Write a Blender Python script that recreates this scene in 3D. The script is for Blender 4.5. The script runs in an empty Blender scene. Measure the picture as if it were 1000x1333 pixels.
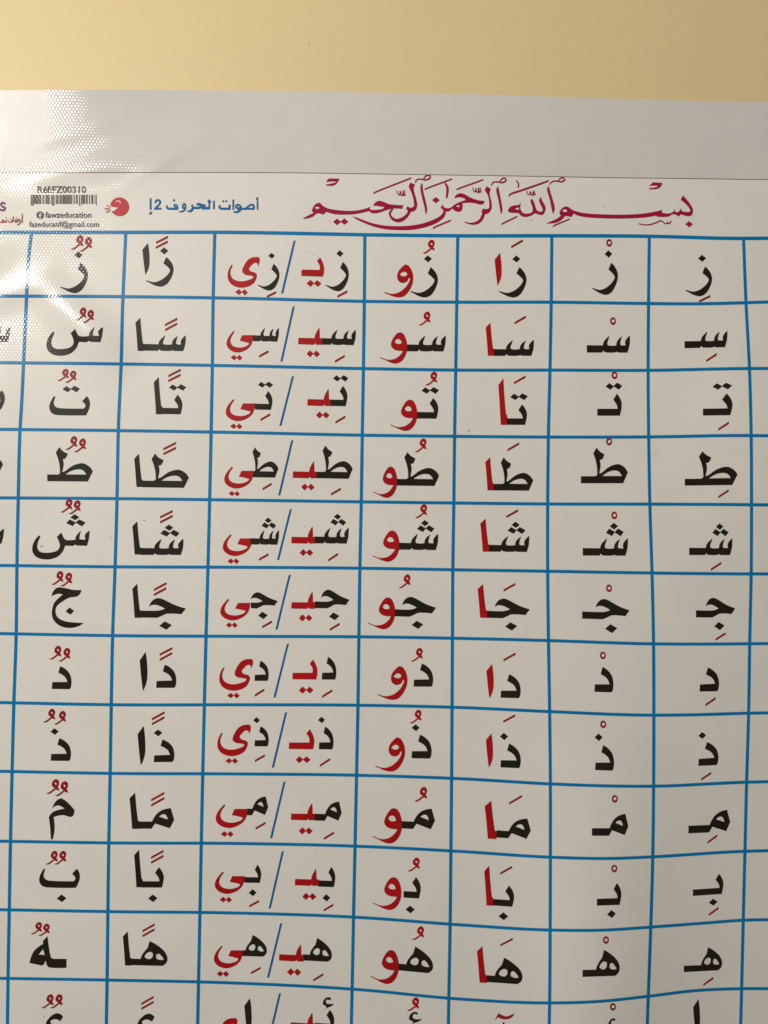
import bpy, math, random
import numpy as np
from mathutils import Vector, Matrix
from mathutils.geometry import tessellate_polygon

C = bpy.context.scene.collection
SC = bpy.context.scene
random.seed(4)

# ---------------------------------------------------------------- camera
W, H = 1000.0, 1333.0                 # the photograph's own pixel frame, used to measure the flat chart
DIST = 0.58                           # metres from lens to wall
CAM = Vector((0.0, -DIST, 1.40))
F_PX = 26.0 / 36.0 * H
cam_d = bpy.data.cameras.new('camera')
cam_d.lens = 26.0
cam_d.sensor_width = 36.0
cam_d.clip_start = 0.02
cam_d.clip_end = 50.0
cam = bpy.data.objects.new('camera', cam_d)
C.objects.link(cam)
CAM_M = Matrix.Rotation(math.radians(90 + 1.7), 3, 'X') @ Matrix.Rotation(math.radians(0.75), 3, 'Z')
cam.matrix_world = Matrix.Translation(CAM) @ CAM_M.to_4x4()
SC.camera = cam

# ---------------------------------------------------------------- light
world = bpy.data.worlds.new('World')
SC.world = world
world.use_nodes = True
bg = world.node_tree.nodes['Background']
bg.inputs['Color'].default_value = (1.0, 0.90, 0.76, 1)
bg.inputs['Strength'].default_value = 0.10

def area_lamp(name, loc, target, size, power, color):
    d = bpy.data.lights.new(name, 'AREA')
    d.shape = 'DISK'
    d.size = size
    d.energy = power
    d.color = color
    o = bpy.data.objects.new(name, d)
    C.objects.link(o)
    o.location = loc
    o.rotation_euler = (Vector(target) - Vector(loc)).to_track_quat('-Z', 'Y').to_euler()
    return o
area_lamp('ceiling_lamp', (-1.13, -1.60, 2.22), (0.22, 0, 1.25), 0.25, 41.0, (1.0, 0.935, 0.84))

SC.view_settings.view_transform = 'Standard'
SC.view_settings.look = 'None'
SC.view_settings.exposure = 0.0
SC.view_settings.gamma = 1.0
SC.view_settings.use_curve_mapping = False

# ---------------------------------------------------------------- surface of the hanging vinyl
RM = np.array(CAM_M)

def sstep(a, b, v):
    t = np.clip((v - a) / (b - a), 0, 1)
    return t * t * (3 - 2 * t)

def ridge(x, y, ax, ay, bx, by, sig, amp):
    dx, dy = bx - ax, by - ay
    L2 = dx * dx + dy * dy
    t = np.clip(((x - ax) * dx + (y - ay) * dy) / L2, 0, 1)
    d2 = (x - ax - t * dx) ** 2 + (y - ay - t * dy) ** 2
    return amp * np.sin(np.pi * np.clip(t * 0.9 + 0.05, 0, 1)) * np.exp(-d2 / (sig * sig))

def mound(x, y, ax, ay, bx, by, sig, amp):
    dx, dy = bx - ax, by - ay
    L = math.hypot(dx, dy)
    t = ((x - ax) * dx + (y - ay) * dy) / L
    n = ((x - ax) * dy - (y - ay) * dx) / L
    return amp * sstep(-0.1 * L, 0.9 * L, t) * (1 - sstep(0.9 * L, 1.45 * L, t)) * np.exp(-(n / sig) ** 2)

def relief(x, y):
    """how far the vinyl stands off the wall, millimetres"""
    h = 5.0 + 0 * x
    h = h + 11.0 * np.exp(-((x - 785) / 100.0) ** 2) * sstep(720, 1330, y)
    h = h + 8.0 * np.exp(-((x - 1015) / 120.0) ** 2 - ((y - 580) / 200.0) ** 2)
    h = h + 0.5 * np.sin(x / 83.0 + y / 210.0) + 0.35 * np.sin(y / 97.0 - x / 160.0 + 1.3)
    # loose top corner curling off the wall
    # loose top corner curling off the wall
    # loose top corner curling off the wall
    # loose top corner curling off the wall
    # loose top corner curling off the wall
    # loose top corner curling off the wall
    h = h + 7.8 * np.exp(-((x - 62) / 135.0) ** 2) * np.clip((246 - y) / 125, 0, 2) ** 1.12
    # puckers at the left
    h = h + mound(x, y, 22, 340, 132, 446, 26, 3.3)
    h = h + mound(x, y, -90, 420, 34, 374, 16, 0.9)
    h = h + 5.2 * np.exp(-((x + 62) / 105.0) ** 2 - ((y - 305) / 60.0) ** 2)
    h = h + 2.3 * np.exp(-((x + 45) / 62.0) ** 2 - ((y - 600) / 110.0) ** 2)
    h = h + ridge(x, y, -80, 262, 262, 186, 17, 0.9)
    h = h + ridge(x, y, 150, 248, 275, 176, 9, 0.5)
    h = h + ridge(x, y, -60, 215, 170, 150, 15, 0.55)
    h = h + ridge(x, y, -60, 132, 70, 112, 12, 0.4)
    # old fold lines
    h = h + ridge(x, y, -60, 801, 345, 824, 5.5, 0.26) + ridge(x, y, 660, 842, 725, 851, 5, 0.16)
    h = h + ridge(x, y, 700, 1240, 800, 1190, 30, 0.3) + ridge(x, y, 300, 640, 420, 560, 40, 0.3)
    h = h + 0.08 * np.exp(-((y - 222) / 9.0) ** 2)
    return h

def P(x, y, off=0.0):
    """point of the vinyl seen at photo position (x, y); off = mm in front of it"""
    x = np.asarray(x, float); y = np.asarray(y, float)
    d = np.stack([(x - W / 2) / F_PX, -(y - H / 2) / F_PX, -np.ones_like(x)], -1) @ RM.T
    t = (-(relief(x, y) + off) * 1e-3 - CAM.y) / d[..., 1]
    return np.array(CAM) + d * t[..., None]

def N(x, y):
    e = 1.5
    a = P(x + e, y) - P(x - e, y)
    b = P(x, y + e) - P(x, y - e)
    n = np.cross(b, a)
    n /= np.linalg.norm(n, axis=-1, keepdims=True)
    n[n[..., 1] > 0] *= -1
    return n

# ---------------------------------------------------------------- materials
def base_mat(name):
    m = bpy.data.materials.new(name)
    m.use_nodes = True
    nt = m.node_tree
    return m, nt, nt.nodes['Principled BSDF']

PX = DIST / F_PX                      # metres per photo pixel on the chart

def weave_group(SLX, SLZ):
    """woven scrim showing through the vinyl: a diamond lattice of small facets tilting the normal"""
    g = bpy.data.node_groups.new('scrim_normal', 'ShaderNodeTree')
    g.interface.new_socket('Normal', in_out='OUTPUT', socket_type='NodeSocketVector')
    nd = g.nodes; lk = g.links
    out = nd.new('NodeGroupOutput')
    geo = nd.new('ShaderNodeNewGeometry')
    sep = nd.new('ShaderNodeSeparateXYZ')
    nz = nd.new('ShaderNodeTexNoise'); nz.inputs['Scale'].default_value = 60.0
    nz.inputs['Detail'].default_value = 1.0
    lk.new(geo.outputs['Position'], nz.inputs['Vector'])
    lk.new(geo.outputs['Position'], sep.inputs[0])
    def M(op, a, b=None):
        n = nd.new('ShaderNodeMath'); n.operation = op
        for i, v in enumerate((a, b)):
            if v is None: continue
            if isinstance(v, (int, float)): n.inputs[i].default_value = v
            else: lk.new(v, n.inputs[i])
        return n.outputs[0]
    kx = 2 * math.pi / (4.4 * PX); kz = 2 * math.pi / (7.2 * PX)
    wob = M('MULTIPLY', M('SUBTRACT', nz.outputs[0], 0.5), 2.2)
    X = M('ADD', M('MULTIPLY', sep.outputs['X'], kx), wob)
    Z = M('MULTIPLY', sep.outputs['Z'], kz)
    c1 = M('COSINE', M('ADD', X, Z)); c2 = M('COSINE', M('SUBTRACT', X, Z))
    gx = M('MULTIPLY', M('ADD', c1, c2), SLX)
    gz = M('MULTIPLY', M('SUBTRACT', c1, c2), SLZ)
    # fine crumple in the film
    n2 = nd.new('ShaderNodeTexNoise'); n2.inputs['Scale'].default_value = 38.0; n2.inputs['Detail'].default_value = 3.0
    lk.new(geo.outputs['Position'], n2.inputs['Vector'])
    s2 = nd.new('ShaderNodeSeparateXYZ'); lk.new(n2.outputs['Color'], s2.inputs[0])
    gx = M('ADD', gx, M('MULTIPLY', M('SUBTRACT', s2.outputs[0], 0.5), 0.05))
    gz = M('ADD', gz, M('MULTIPLY', M('SUBTRACT', s2.outputs[1], 0.5), 0.05))
    cmb = nd.new('ShaderNodeCombineXYZ'); lk.new(gx, cmb.inputs[0]); lk.new(gz, cmb.inputs[2])
    add = nd.new('ShaderNodeVectorMath'); add.operation = 'ADD'
    lk.new(geo.outputs['Normal'], add.inputs[0]); lk.new(cmb.outputs[0], add.inputs[1])
    nm = nd.new('ShaderNodeVectorMath'); nm.operation = 'NORMALIZE'
    lk.new(add.outputs[0], nm.inputs[0])
    lk.new(nm.outputs[0], out.inputs[0])
    return g
SCRIM = weave_group(0.027, 0.025)
SCRIM_HEM = weave_group(0.060, 0.052)     # the welded hem shows its weave more strongly

def vinyl(name, col, rough=0.115, mottle=0.05, scrim=None):
    m, nt, b = base_mat(name)
    g = nt.nodes.new('ShaderNodeGroup'); g.node_tree = scrim or SCRIM
    # clear film over the print: only the film's gloss sees the woven relief
    nt.links.new(g.outputs[0], b.inputs['Coat Normal'])
    b.inputs['Coat Weight'].default_value = 0.27
    b.inputs['Coat Roughness'].default_value = rough
    b.inputs['Coat IOR'].default_value = 1.45
    b.inputs['Roughness'].default_value = 0.42
    b.inputs['Specular IOR Level'].default_value = 0.12
    geo = nt.nodes.new('ShaderNodeNewGeometry')
    nz = nt.nodes.new('ShaderNodeTexNoise'); nz.inputs['Scale'].default_value = 26.0; nz.inputs['Detail'].default_value = 6.0
    nt.links.new(geo.outputs['Position'], nz.inputs['Vector'])
    rp = nt.nodes.new('ShaderNodeValToRGB')
    rp.color_ramp.elements[0].position = 0.3; rp.color_ramp.elements[1].position = 0.7
    rp.color_ramp.elements[0].color = [c * (1 - mottle) for c in col] + [1]
    rp.color_ramp.elements[1].color = [min(1, c * (1 + mottle)) for c in col] + [1]
    nt.links.new(nz.outputs[0], rp.inputs[0])
    nt.links.new(rp.outputs[0], b.inputs['Base Color'])
    return m

M_SHEET = vinyl('white_vinyl', (0.71, 0.70, 0.67), mottle=0.02)
M_HEM = vinyl('grey_white_vinyl', (0.61, 0.60, 0.585), mottle=0.02, scrim=SCRIM_HEM)
M_BLACK = vinyl('black_ink', (0.017, 0.013, 0.009), mottle=0.2)
M_RED = vinyl('red_ink', (0.38, 0.006, 0.009), mottle=0.12)
M_MARK = vinyl('dark_red_ink', (0.27, 0.008, 0.016), mottle=0.12)
M_CRIM = vinyl('crimson_ink', (0.34, 0.006, 0.05), mottle=0.08)
M_BLUE = vinyl('blue_ink', (0.0005, 0.178, 0.43), mottle=0.08)
M_SUB = vinyl('deep_blue_ink', (0.003, 0.122, 0.33), mottle=0.08)
M_GREY = vinyl('grey_ink', (0.085, 0.08, 0.07), mottle=0.1)
M_SEAM = vinyl('seam_grey', (0.14, 0.125, 0.11), mottle=0.1)
M_ROSE = vinyl('rose_ink', (0.50, 0.022, 0.045), mottle=0.08)
M_PALE = vinyl('pale_ink', (0.66, 0.45, 0.42), mottle=0.03)
M_NAVY = vinyl('navy_ink', (0.05, 0.05, 0.08), mottle=0.1)

def wall_mat():
    m, nt, b = base_mat('yellow_wall_paint')
    geo = nt.nodes.new('ShaderNodeNewGeometry')
    nz = nt.nodes.new('ShaderNodeTexNoise'); nz.inputs['Scale'].default_value = 3.5; nz.inputs['Detail'].default_value = 5.0
    nt.links.new(geo.outputs['Position'], nz.inputs['Vector'])
    rp = nt.nodes.new('ShaderNodeValToRGB')
    rp.color_ramp.elements[0].position = 0.3; rp.color_ramp.elements[1].position = 0.72
    rp.color_ramp.elements[0].color = (0.68, 0.55, 0.30, 1)
    rp.color_ramp.elements[1].color = (0.70, 0.57, 0.318, 1)
    nt.links.new(nz.outputs[0], rp.inputs[0])
    vo = nt.nodes.new('ShaderNodeTexNoise'); vo.inputs['Scale'].default_value = 150.0; vo.inputs['Detail'].default_value = 1.0
    nt.links.new(geo.outputs['Position'], vo.inputs['Vector'])
    sp = nt.nodes.new('ShaderNodeValToRGB')
    sp.color_ramp.elements[0].position = 0.205; sp.color_ramp.elements[1].position = 0.23
    sp.color_ramp.elements[0].color = (0.55, 0.5, 0.45, 1); sp.color_ramp.elements[1].color = (1, 1, 1, 1)
    nt.links.new(vo.outputs[0], sp.inputs[0])
    mx = nt.nodes.new('ShaderNodeMix'); mx.data_type = 'RGBA'; mx.blend_type = 'MULTIPLY'
    mx.inputs[0].default_value = 1.0
    nt.links.new(rp.outputs[0], mx.inputs[6]); nt.links.new(sp.outputs[0], mx.inputs[7])
    nt.links.new(mx.outputs[2], b.inputs['Base Color'])
    b.inputs['Roughness'].default_value = 0.55
    n2 = nt.nodes.new('ShaderNodeTexNoise'); n2.inputs['Scale'].default_value = 120.0; n2.inputs['Detail'].default_value = 4.0
    nt.links.new(geo.outputs['Position'], n2.inputs['Vector'])
    bp = nt.nodes.new('ShaderNodeBump'); bp.inputs['Strength'].default_value = 0.13; bp.inputs['Distance'].default_value = 0.0012
    nt.links.new(n2.outputs[0], bp.inputs['Height'])
    nt.links.new(bp.outputs[0], b.inputs['Normal'])
    return m

# ---------------------------------------------------------------- wall
def link_mesh(name, verts, faces, mats, parent=None, normals=None, mat_idx=None, smooth=True):
    me = bpy.data.meshes.new(name)
    me.from_pydata([tuple(v) for v in verts], [], faces)
    for m in mats: me.materials.append(m)
    if mat_idx is not None: me.polygons.foreach_set('material_index', mat_idx)
    me.polygons.foreach_set('use_smooth', [smooth] * len(me.polygons))
    me.update()
    if normals is not None:
        me.normals_split_custom_set_from_vertices([tuple(n) for n in normals])
    o = bpy.data.objects.new(name, me)
    C.objects.link(o)
    if parent is not None:
        o.parent = parent
        o.matrix_parent_inverse = Matrix.Translation(-parent.location)
    return o

wv = [(-3, 0, 0), (3, 0, 0), (3, 0, 2.9), (-3, 0, 2.9), (-3, .12, 0), (3, .12, 0), (3, .12, 2.9), (-3, .12, 2.9)]
wall = link_mesh('wall', wv, [(0, 1, 2, 3), (5, 4, 7, 6), (3, 2, 6, 7), (1, 0, 4, 5), (0, 3, 7, 4), (2, 1, 5, 6)],
                 [wall_mat()], smooth=False)
wall['kind'] = 'structure'
wall['label'] = 'plain yellow painted wall behind the hanging chart'

# ---------------------------------------------------------------- the chart
chart = bpy.data.objects.new('wall_chart', None)
C.objects.link(chart)
chart.empty_display_size = 0.05
chart.location = tuple(P(430.0, 1560.0))
chart['label'] = 'white vinyl chart of Arabic syllables in a blue grid hanging on the yellow wall'
chart['category'] = 'wall chart'

XL, XR, YB = -420.0, 1125.0, 1560.0
TOPX = [-420, 0, 100, 200, 300, 400, 500, 600, 700, 800, 900, 1000, 1125]
TOPY = [121, 118.5, 118, 117.5, 118.6, 120, 121.5, 123.2, 126, 129.3, 132, 133.5, 134.5]
SEAX = [-420, 0, 200, 350, 395, 520, 650, 790, 900, 1000, 1125]
SEAY = [224, 225, 224.5, 224.8, 225.2, 227, 228.8, 231.3, 232.6, 234, 235.5]
top_y = lambda x: np.interp(x, TOPX, TOPY)
seam_y = lambda x: np.interp(x, SEAX, SEAY)

def sheet(name, y0f, y1f, step, off, mat, thick):
    nx = int((XR - XL) / step) + 1
    xs = np.linspace(XL, XR, nx)
    ny = int(max(y1f(xs) - y0f(xs)) / step) + 1
    t = np.linspace(0, 1, ny)
    Y = y0f(xs)[None, :] + t[:, None] * (y1f(xs) - y0f(xs))[None, :]
    X = np.broadcast_to(xs[None, :], Y.shape)
    v = P(X, Y, off).reshape(-1, 3)
    back = P(X, Y, off - thick).reshape(-1, 3)
    n = nx * ny
    faces = []
    for j in range(ny - 1):
        for i in range(nx - 1):
            a = j * nx + i
            faces.append((a, a + nx, a + nx + 1, a + 1))
    nf = len(faces)
    rim = [i for i in range(nx)] + [j * nx + nx - 1 for j in range(1, ny)] + \
          [(ny - 1) * nx + i for i in range(nx - 2, -1, -1)] + [j * nx for j in range(ny - 2, 0, -1)]
    m = len(rim)                       # the cut edge has its own vertices, so it does not bend the face's shading
    verts = np.concatenate([v, v[rim], back[rim]])
    for k, r in enumerate(rim):
        k2 = (k + 1) % m
        faces.append((n + k, n + k2, n + m + k2, n + m + k))
    return link_mesh(name, verts, faces, [mat], chart)

sheet('sheet', top_y, lambda x: YB + 0 * x, 4.0, 0.0, M_SHEET, 0.5)
sheet('hem', lambda x: top_y(x) - 0.8, seam_y, 5.0, 0.12, M_HEM, 0.09)

# ---------------------------------------------------------------- ink: flat print that follows the vinyl
def refine(pts, tris, maxlen):
    pts = [tuple(p) for p in pts]
    for _ in range(4):
        mid = {}
        def m(a, b):
            d2 = (pts[a][0] - pts[b][0]) ** 2 + (pts[a][1] - pts[b][1]) ** 2
            if d2 <= maxlen * maxlen: return None
            k = (min(a, b), max(a, b))
            if k not in mid:
                mid[k] = len(pts)
                pts.append(((pts[a][0] + pts[b][0]) / 2, (pts[a][1] + pts[b][1]) / 2))
            return mid[k]
        new = []; split = False
        for a, b, c in tris:
            ab, bc, ca = m(a, b), m(b, c), m(c, a)
            k = [v is not None for v in (ab, bc, ca)]
            s = sum(k)
            if s == 0: new.append((a, b, c)); continue
            split = True
            if s == 3: new += [(a, ab, ca), (ab, b, bc), (ca, bc, c), (ab, bc, ca)]
            elif s == 1:
                if k[0]: new += [(a, ab, c), (ab, b, c)]
                elif k[1]: new += [(a, b, bc), (a, bc, c)]
                else: new += [(a, b, ca), (ca, b, c)]
            else:
                if not k[0]: new += [(a, b, bc), (a, bc, ca), (ca, bc, c)]
                elif not k[1]: new += [(b, c, ca), (b, ca, ab), (ab, ca, a)]
                else: new += [(c, a, ab), (c, ab, bc), (bc, ab, b)]
        tris = new
        if not split: break
    return pts, tris

class Ink:
    def __init__(self, off=0.30): self.pts = []; self.offs = []; self.tris = []; self.mi = []; self.mats = []; self.k = 0; self.off = off
    def shape(self, contours, mat, maxlen=7.0, lift=0.0):
        cs = [[Vector((p[0], p[1], 0)) for p in c] for c in contours]
        flat = [p for c in contours for p in c]
        tri = tessellate_polygon(cs)
        pts, tris = refine(flat, [tuple(t) for t in tri], maxlen)
        b = len(self.pts)
        if mat not in self.mats: self.mats.append(mat)
        mi = self.mats.index(mat)
        for a, c, d in tris:
            A, B_, D = pts[a], pts[c], pts[d]
            cr = (B_[0] - A[0]) * (D[1] - A[1]) - (B_[1] - A[1]) * (D[0] - A[0])
            if abs(cr) < 1e-6: continue
            self.tris.append((b + a, b + c, b + d) if cr < 0 else (b + a, b + d, b + c))
            self.mi.append(mi)
        self.pts += pts
        self.offs += [self.off + 0.02 * (self.k % 5) + lift] * len(pts)
        self.k += 1
    def build(self, name, parent):
        if not self.pts: return None
        a = np.array(self.pts)
        return link_mesh(name, P(a[:, 0], a[:, 1], np.array(self.offs)), self.tris, self.mats, parent,
                         N(a[:, 0], a[:, 1]), self.mi)

def curve(tok, seg=5):
    """outline: list of (x, y, smooth)"""
    n = len(tok); out = []
    hd = []
    for i in range(n):
        p, q, r = tok[i - 1], tok[i], tok[(i + 1) % n]
        if q[2]:
            tx, ty = r[0] - p[0], r[1] - p[1]
            L = math.hypot(tx, ty) or 1
            hd.append((tx / L, ty / L))
        else: hd.append(None)
    for i in range(n):
        a, b = tok[i], tok[(i + 1) % n]
        ha, hb = hd[i], hd[(i + 1) % n]
        if ha is None and hb is None:
            out.append((a[0], a[1])); continue
        d = math.hypot(b[0] - a[0], b[1] - a[1]) / 3
        c1 = (a[0] + ha[0] * d, a[1] + ha[1] * d) if ha else None
        c2 = (b[0] - hb[0] * d, b[1] - hb[1] * d) if hb else None
        if c1 is None: c1 = ((a[0] * 2 + c2[0]) / 3, (a[1] * 2 + c2[1]) / 3) if False else ((a[0] + c2[0]) / 2, (a[1] + c2[1]) / 2)
        if c2 is None: c2 = ((b[0] + c1[0]) / 2, (b[1] + c1[1]) / 2)
        for k in range(seg):
            t = k / seg; u = 1 - t
            out.append((u**3 * a[0] + 3*u*u*t * c1[0] + 3*u*t*t * c2[0] + t**3 * b[0],
                        u**3 * a[1] + 3*u*u*t * c1[1] + 3*u*t*t * c2[1] + t**3 * b[1]))
    return out

def parse(s):
    """'x,y x,ys ...' contours: '|' between shapes, '/' before a hole; s = smooth point, L = stretchable left end"""
    shapes = []
    for sh in s.split('|'):
        cs = []
        for c in sh.split('/'):
            pts = []
            for t in c.split():
                sm = t.endswith('s'); t = t.rstrip('s')
                x, y = t.split(',')
                pts.append(('L' if x == 'L' else float(x), float(y), sm))
            cs.append(pts)
        shapes.append(cs)
    return shapes

def tile(code):
    c, r = int(code[0]), code[1]
    y0 = dict(A=300, B=470, C=650, D=830, E=1005, F=1173)[r]
    x0 = {1: 0, 2: 150, 3: 285, 4: 475, 5: 600, 6: 720, 7: 840}[c]
    s = 6.25
    if c == 2 and r in 'EF': x0 = 140
    if c == 3:
        s = 1000 / 190.0
        if r in 'DE': x0 = 275
        if r == 'F': x0 = 265; s = 5.0
    if c == 4 and r in 'DEF': x0 = 465
    return x0, y0, s

def tp(code, x, y):
    x0, y0, s = tile(code)
    return x0 + x / s, y0 + y / s

# ---- the ruled grid
HL = [
 "0,302.4 160,302.4 310,302.5 400,304 475,305.5 600,306.9 720,306.8 845,307.5 968,310.3 1000,310",
 "0,385.3 150,386 310,388.2 475,392.2 600,393.3 720,393.3 845,395 905,395.4 970,394 1000,393",
 "0,472 150,473.6 310,476.2 475,479.8 600,481.7 720,481.7 845,482 970,479.7 1000,479.6",
 "0,558.8 150,560.4 310,563 475,566.5 600,568 720,568.9 845,568.7 970,566.9 1000,567.2",
 "0,648 150,649 310,650.9 475,653.3 600,654.8 720,656 845,656.2 970,656.9 1000,657.2",
 "0,736 150,737.8 310,738.4 475,739.7 600,741.8 720,743.7 845,745.8 970,747 1000,747",
 "0,824.7 150,827.4 310,828.3 475,829 600,831 720,834 845,838 905,838.4 970,838 1000,837.7",
 "0,914.5 150,917.4 310,917.4 465,918 600,921 720,926.5 845,930.9 905,930.4 970,928.5 1000,928",
 "0,1004 150,1006.8 300,1007.4 465,1009.2 600,1013.7 720,1020.6 790,1023 845,1023.5 970,1018.3 1000,1017.5",
 "0,1095 150,1097.3 300,1097.9 465,1101.6 600,1108.4 720,1116 800,1117.4 845,1115.6 970,1108.2 1000,1107.4",
 "0,1184.2 150,1186.8 300,1188.4 465,1194.1 600,1204 717,1210.7 790,1210.6 845,1207 920,1201.4 970,1197.8 1000,1197.2",
 "0,1273.5 150,1276 300,1279.5 465,1288.1 600,1300.6 717,1305.6 780,1303.6 845,1296.8 905,1289.6 970,1287 1000,1287",
]
VL = [
 "41,302 38.2,326 36,349 34.5,386 30.5,474 28.5,518 26,560 23.7,648 22,736 21,825 18,915 15.7,1004 13.6,1095 12,1184 10.4,1274 9.6,1333",
 "163.7,302 161.7,348 160,386 157.6,474 154,560 152.3,648 149.8,737 146.6,827 144.8,916 143.4,1006 141.6,1097 140.4,1185 139.4,1275 138.4,1333",
 "279.6,302 277.5,388 276.4,476 274.8,563 272.9,650 270.7,738 268.2,828 266,917 263.9,1007 262,1097 260.3,1187 258.4,1278 257.3,1333",
 "475,304 474.3,391 473.1,479 471.6,566 470.3,653 468.5,739 467.2,829 466,918 464.2,1008 462.2,1101 460.2,1194 458.4,1287 457.4,1333",
 "596,306 594.7,393 593.3,481 591.8,568 590.8,655 589.5,742 589,830 588.5,920 587.9,1012 587,1107 586,1203 584.3,1299 583.7,1333",
 "718.4,306 717.6,393 716,481 713.9,569 713,656 713,743 714,832 715.5,925 716.5,1020 716.5,1116 716.2,1210 715.5,1305 715,1333",
 "845.3,307 844.3,394 843.8,482 844.5,568 846,656 848.8,745 850.8,838 851.2,931 850.9,1023 849.8,1115 847.2,1207 844,1296 842.7,1333",
 "968,310 971.2,394 975.7,480 977.9,567 978.4,657 977.9,747 976,838 974.6,928 972,1018 969.8,1108 967.6,1198 965.5,1287 964.3,1333",
]
def pl(s): return np.array([[float(v) for v in t.split(',')] for t in s.split()])
HLP = [pl(s) for s in HL]; VLP = [pl(s) for s in VL]
def smooth_interp(q, xs, ys):
    """cubic Hermite through the measured points, linear outside"""
    q = np.asarray(q, float)
    m = np.gradient(ys, xs)
    i = np.clip(np.searchsorted(xs, q) - 1, 0, len(xs) - 2)
    h = xs[i + 1] - xs[i]; t = (q - xs[i]) / h
    r = ys[i]*(2*t**3-3*t**2+1) + h*m[i]*(t**3-2*t**2+t) + ys[i+1]*(-2*t**3+3*t**2) + h*m[i+1]*(t**3-t**2)
    r = np.where(q < xs[0], ys[0] + m[0] * (q - xs[0]), r)
    return np.where(q > xs[-1], ys[-1] + m[-1] * (q - xs[-1]), r)
hy = lambda i, x: smooth_interp(x, HLP[i][:, 0], HLP[i][:, 1])
vx = lambda i, y: smooth_interp(y, VLP[i][:, 1], VLP[i][:, 0])

def slope(x, y):
    ys = [float(hy(i, x)) for i in range(12)]
    sl = [float(hy(i, x + 15) - hy(i, x - 15)) / 30 for i in range(12)]
    return float(np.interp(y, ys, sl))

grid = Ink(0.20)
def ribbon(ink, xs, ys, wx, wy, mat, lift=0.0):
    """a printed line as a strip of quads"""
    if mat not in ink.mats: ink.mats.append(mat)
    mi = ink.mats.index(mat); b = len(ink.pts); n = len(xs)
    for x, y in zip(xs, ys):
        ink.pts += [(x - wx / 2, y - wy / 2), (x + wx / 2, y + wy / 2)]
    ink.offs += [ink.off + lift] * (2 * n)
    for i in range(n - 1):
        a = b + 2 * i
        q = (a, a + 1, a + 3, a + 2) if wy else (a, a + 2, a + 3, a + 1)
        ink.tris.append(q); ink.mi.append(mi)
xs_h = np.arange(-400, 1090, 5.0)
for i in range(12):
    ribbon(grid, xs_h, hy(i, xs_h), 0, 4.5 if i == 0 else 4.05, M_BLUE)
ext = xs_h; dy12 = hy(11, ext) - hy(10, ext)
for k in (1, 2): ribbon(grid, ext, hy(11, ext) + dy12 * k, 0, 4.05, M_BLUE)
def ys_v(x0): return np.arange(float(hy(0, x0)) + 2, 1540, 5.0)
for i in range(8):
    y = ys_v(VLP[i][0, 0]); ribbon(grid, vx(i, y), y, 4.05, 0, M_BLUE, 0.03)
y = ys_v(0)
d01 = vx(1, y) - vx(0, y)
for k, f in ((1, 1.0), (2, 2.0), (3, 3.0)):
    ribbon(grid, vx(0, y) - d01 * f, y, 4.05, 0, M_BLUE, 0.03)
grid.build('grid', chart)

seam = Ink(0.17)
ribbon(seam, np.arange(XL + 1, XR, 5.0), seam_y(np.arange(XL + 1, XR, 5.0)) - 0.2, 0, 0.8, M_SEAM)
seam.build('hem_seam', chart)

# ---------------------------------------------------------------- letter shapes
DIA = "{0},{1} {2},{3} {4},{5} {6},{7}"
G = {}
def glyph(name, code, s): G[name] = (code, parse(s))

glyph('zay', '4A', "535,298 556,315s 582,352s 593,395s 586,440s 562,492s 535,525s 495,543s 445,535s 400,513s 370,497 373,492s 405,501s 440,507s 490,491s 540,452s 565,415s 562,396s 512,350")
glyph('dot', '4A', "512,202 545,228 515,258 480,232")
glyph('damma', '4A', "470,182 490,187s 518,170s 540,152 567,163 564,142 556,134 567,105s 561,83s 545,74s 525,85s 513,110s 518,130s 535,141 508,163s 490,175s/532,100 544,102s 550,113s 543,118s 535,111")
glyph('waw_iso', '4A', "338,277 361,291s 385,335s 393,385s 384,440s 357,493s 322,530s 282,543s 235,537s 195,522s 157,507 160,501s 200,512s 240,514s 290,496s 335,457s 362,412s 366,388s 357,387s 340,415s 300,425s 270,405s 263,365s 275,330s 300,300s 322,281s/283,358 303,338s 325,335s 346,350 335,368s 310,372s")
glyph('waw_fin', '4A', "288,828 314,842s 335,885s 343,930s 340,985s 320,1035s 290,1068s 250,1082s 205,1072s 165,1054s 125,1038 128,1032s 165,1046s 200,1052s 250,1041s 290,1010s 310,978 270,977s 235,966s 213,938s 216,908s 235,870s 262,837s/242,903 262,882s 288,890s 300,917 275,923s 255,918s")
glyph('alif_iso', '5A', "318,182 328,260s 330,345s 322,395s 298,447 285,345s 275,238")
glyph('alif_fin', '5A', "240,750 249,860s 260,955 270,963 270,1018 220,1018 212,900s 202,790")
glyph('ya_iso', '3A', "250,182 273,184s 279,205s 268,243 261,224s 240,222s 222,238s 205,262s 220,280s 250,290s 259,305s 254,330s 235,362s 195,384s 140,390s 90,372s 65,340s 60,300s 70,262s 86,235 93,238s 80,270s 80,305s 102,335s 150,348s 205,338s 237,318s 215,308s 178,301s 160,280s 170,245s 195,205s 225,186s")
glyph('ya_fin', '3A', "160,717 235,717 230,755s 215,790s 180,820s 130,835s 82,822s 55,790s 55,757s 70,725s 100,688 106,692s 86,725s 78,760s 96,790s 140,802s 180,795s 206,775s 185,765s 143,755")
glyph('ya_init', '3A', "693,183 715,230s 720,270s 712,315 565,310 567,268 690,270 690,240s 672,212")
glyph('ya_med', '3A', "687,665 690,700s 690,735 708,739 706,782 665,782 658,770 650,782 543,778 545,735 655,738 663,707s")
glyph('ya_dots', '3A', "105,852 123,870 103,888 80,870|140,852 160,872 140,890 121,870")
glyph('ya_dots_wide', '3A', "625,820 647,843 623,868 600,845|667,822 692,845 668,868 645,844")
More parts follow.
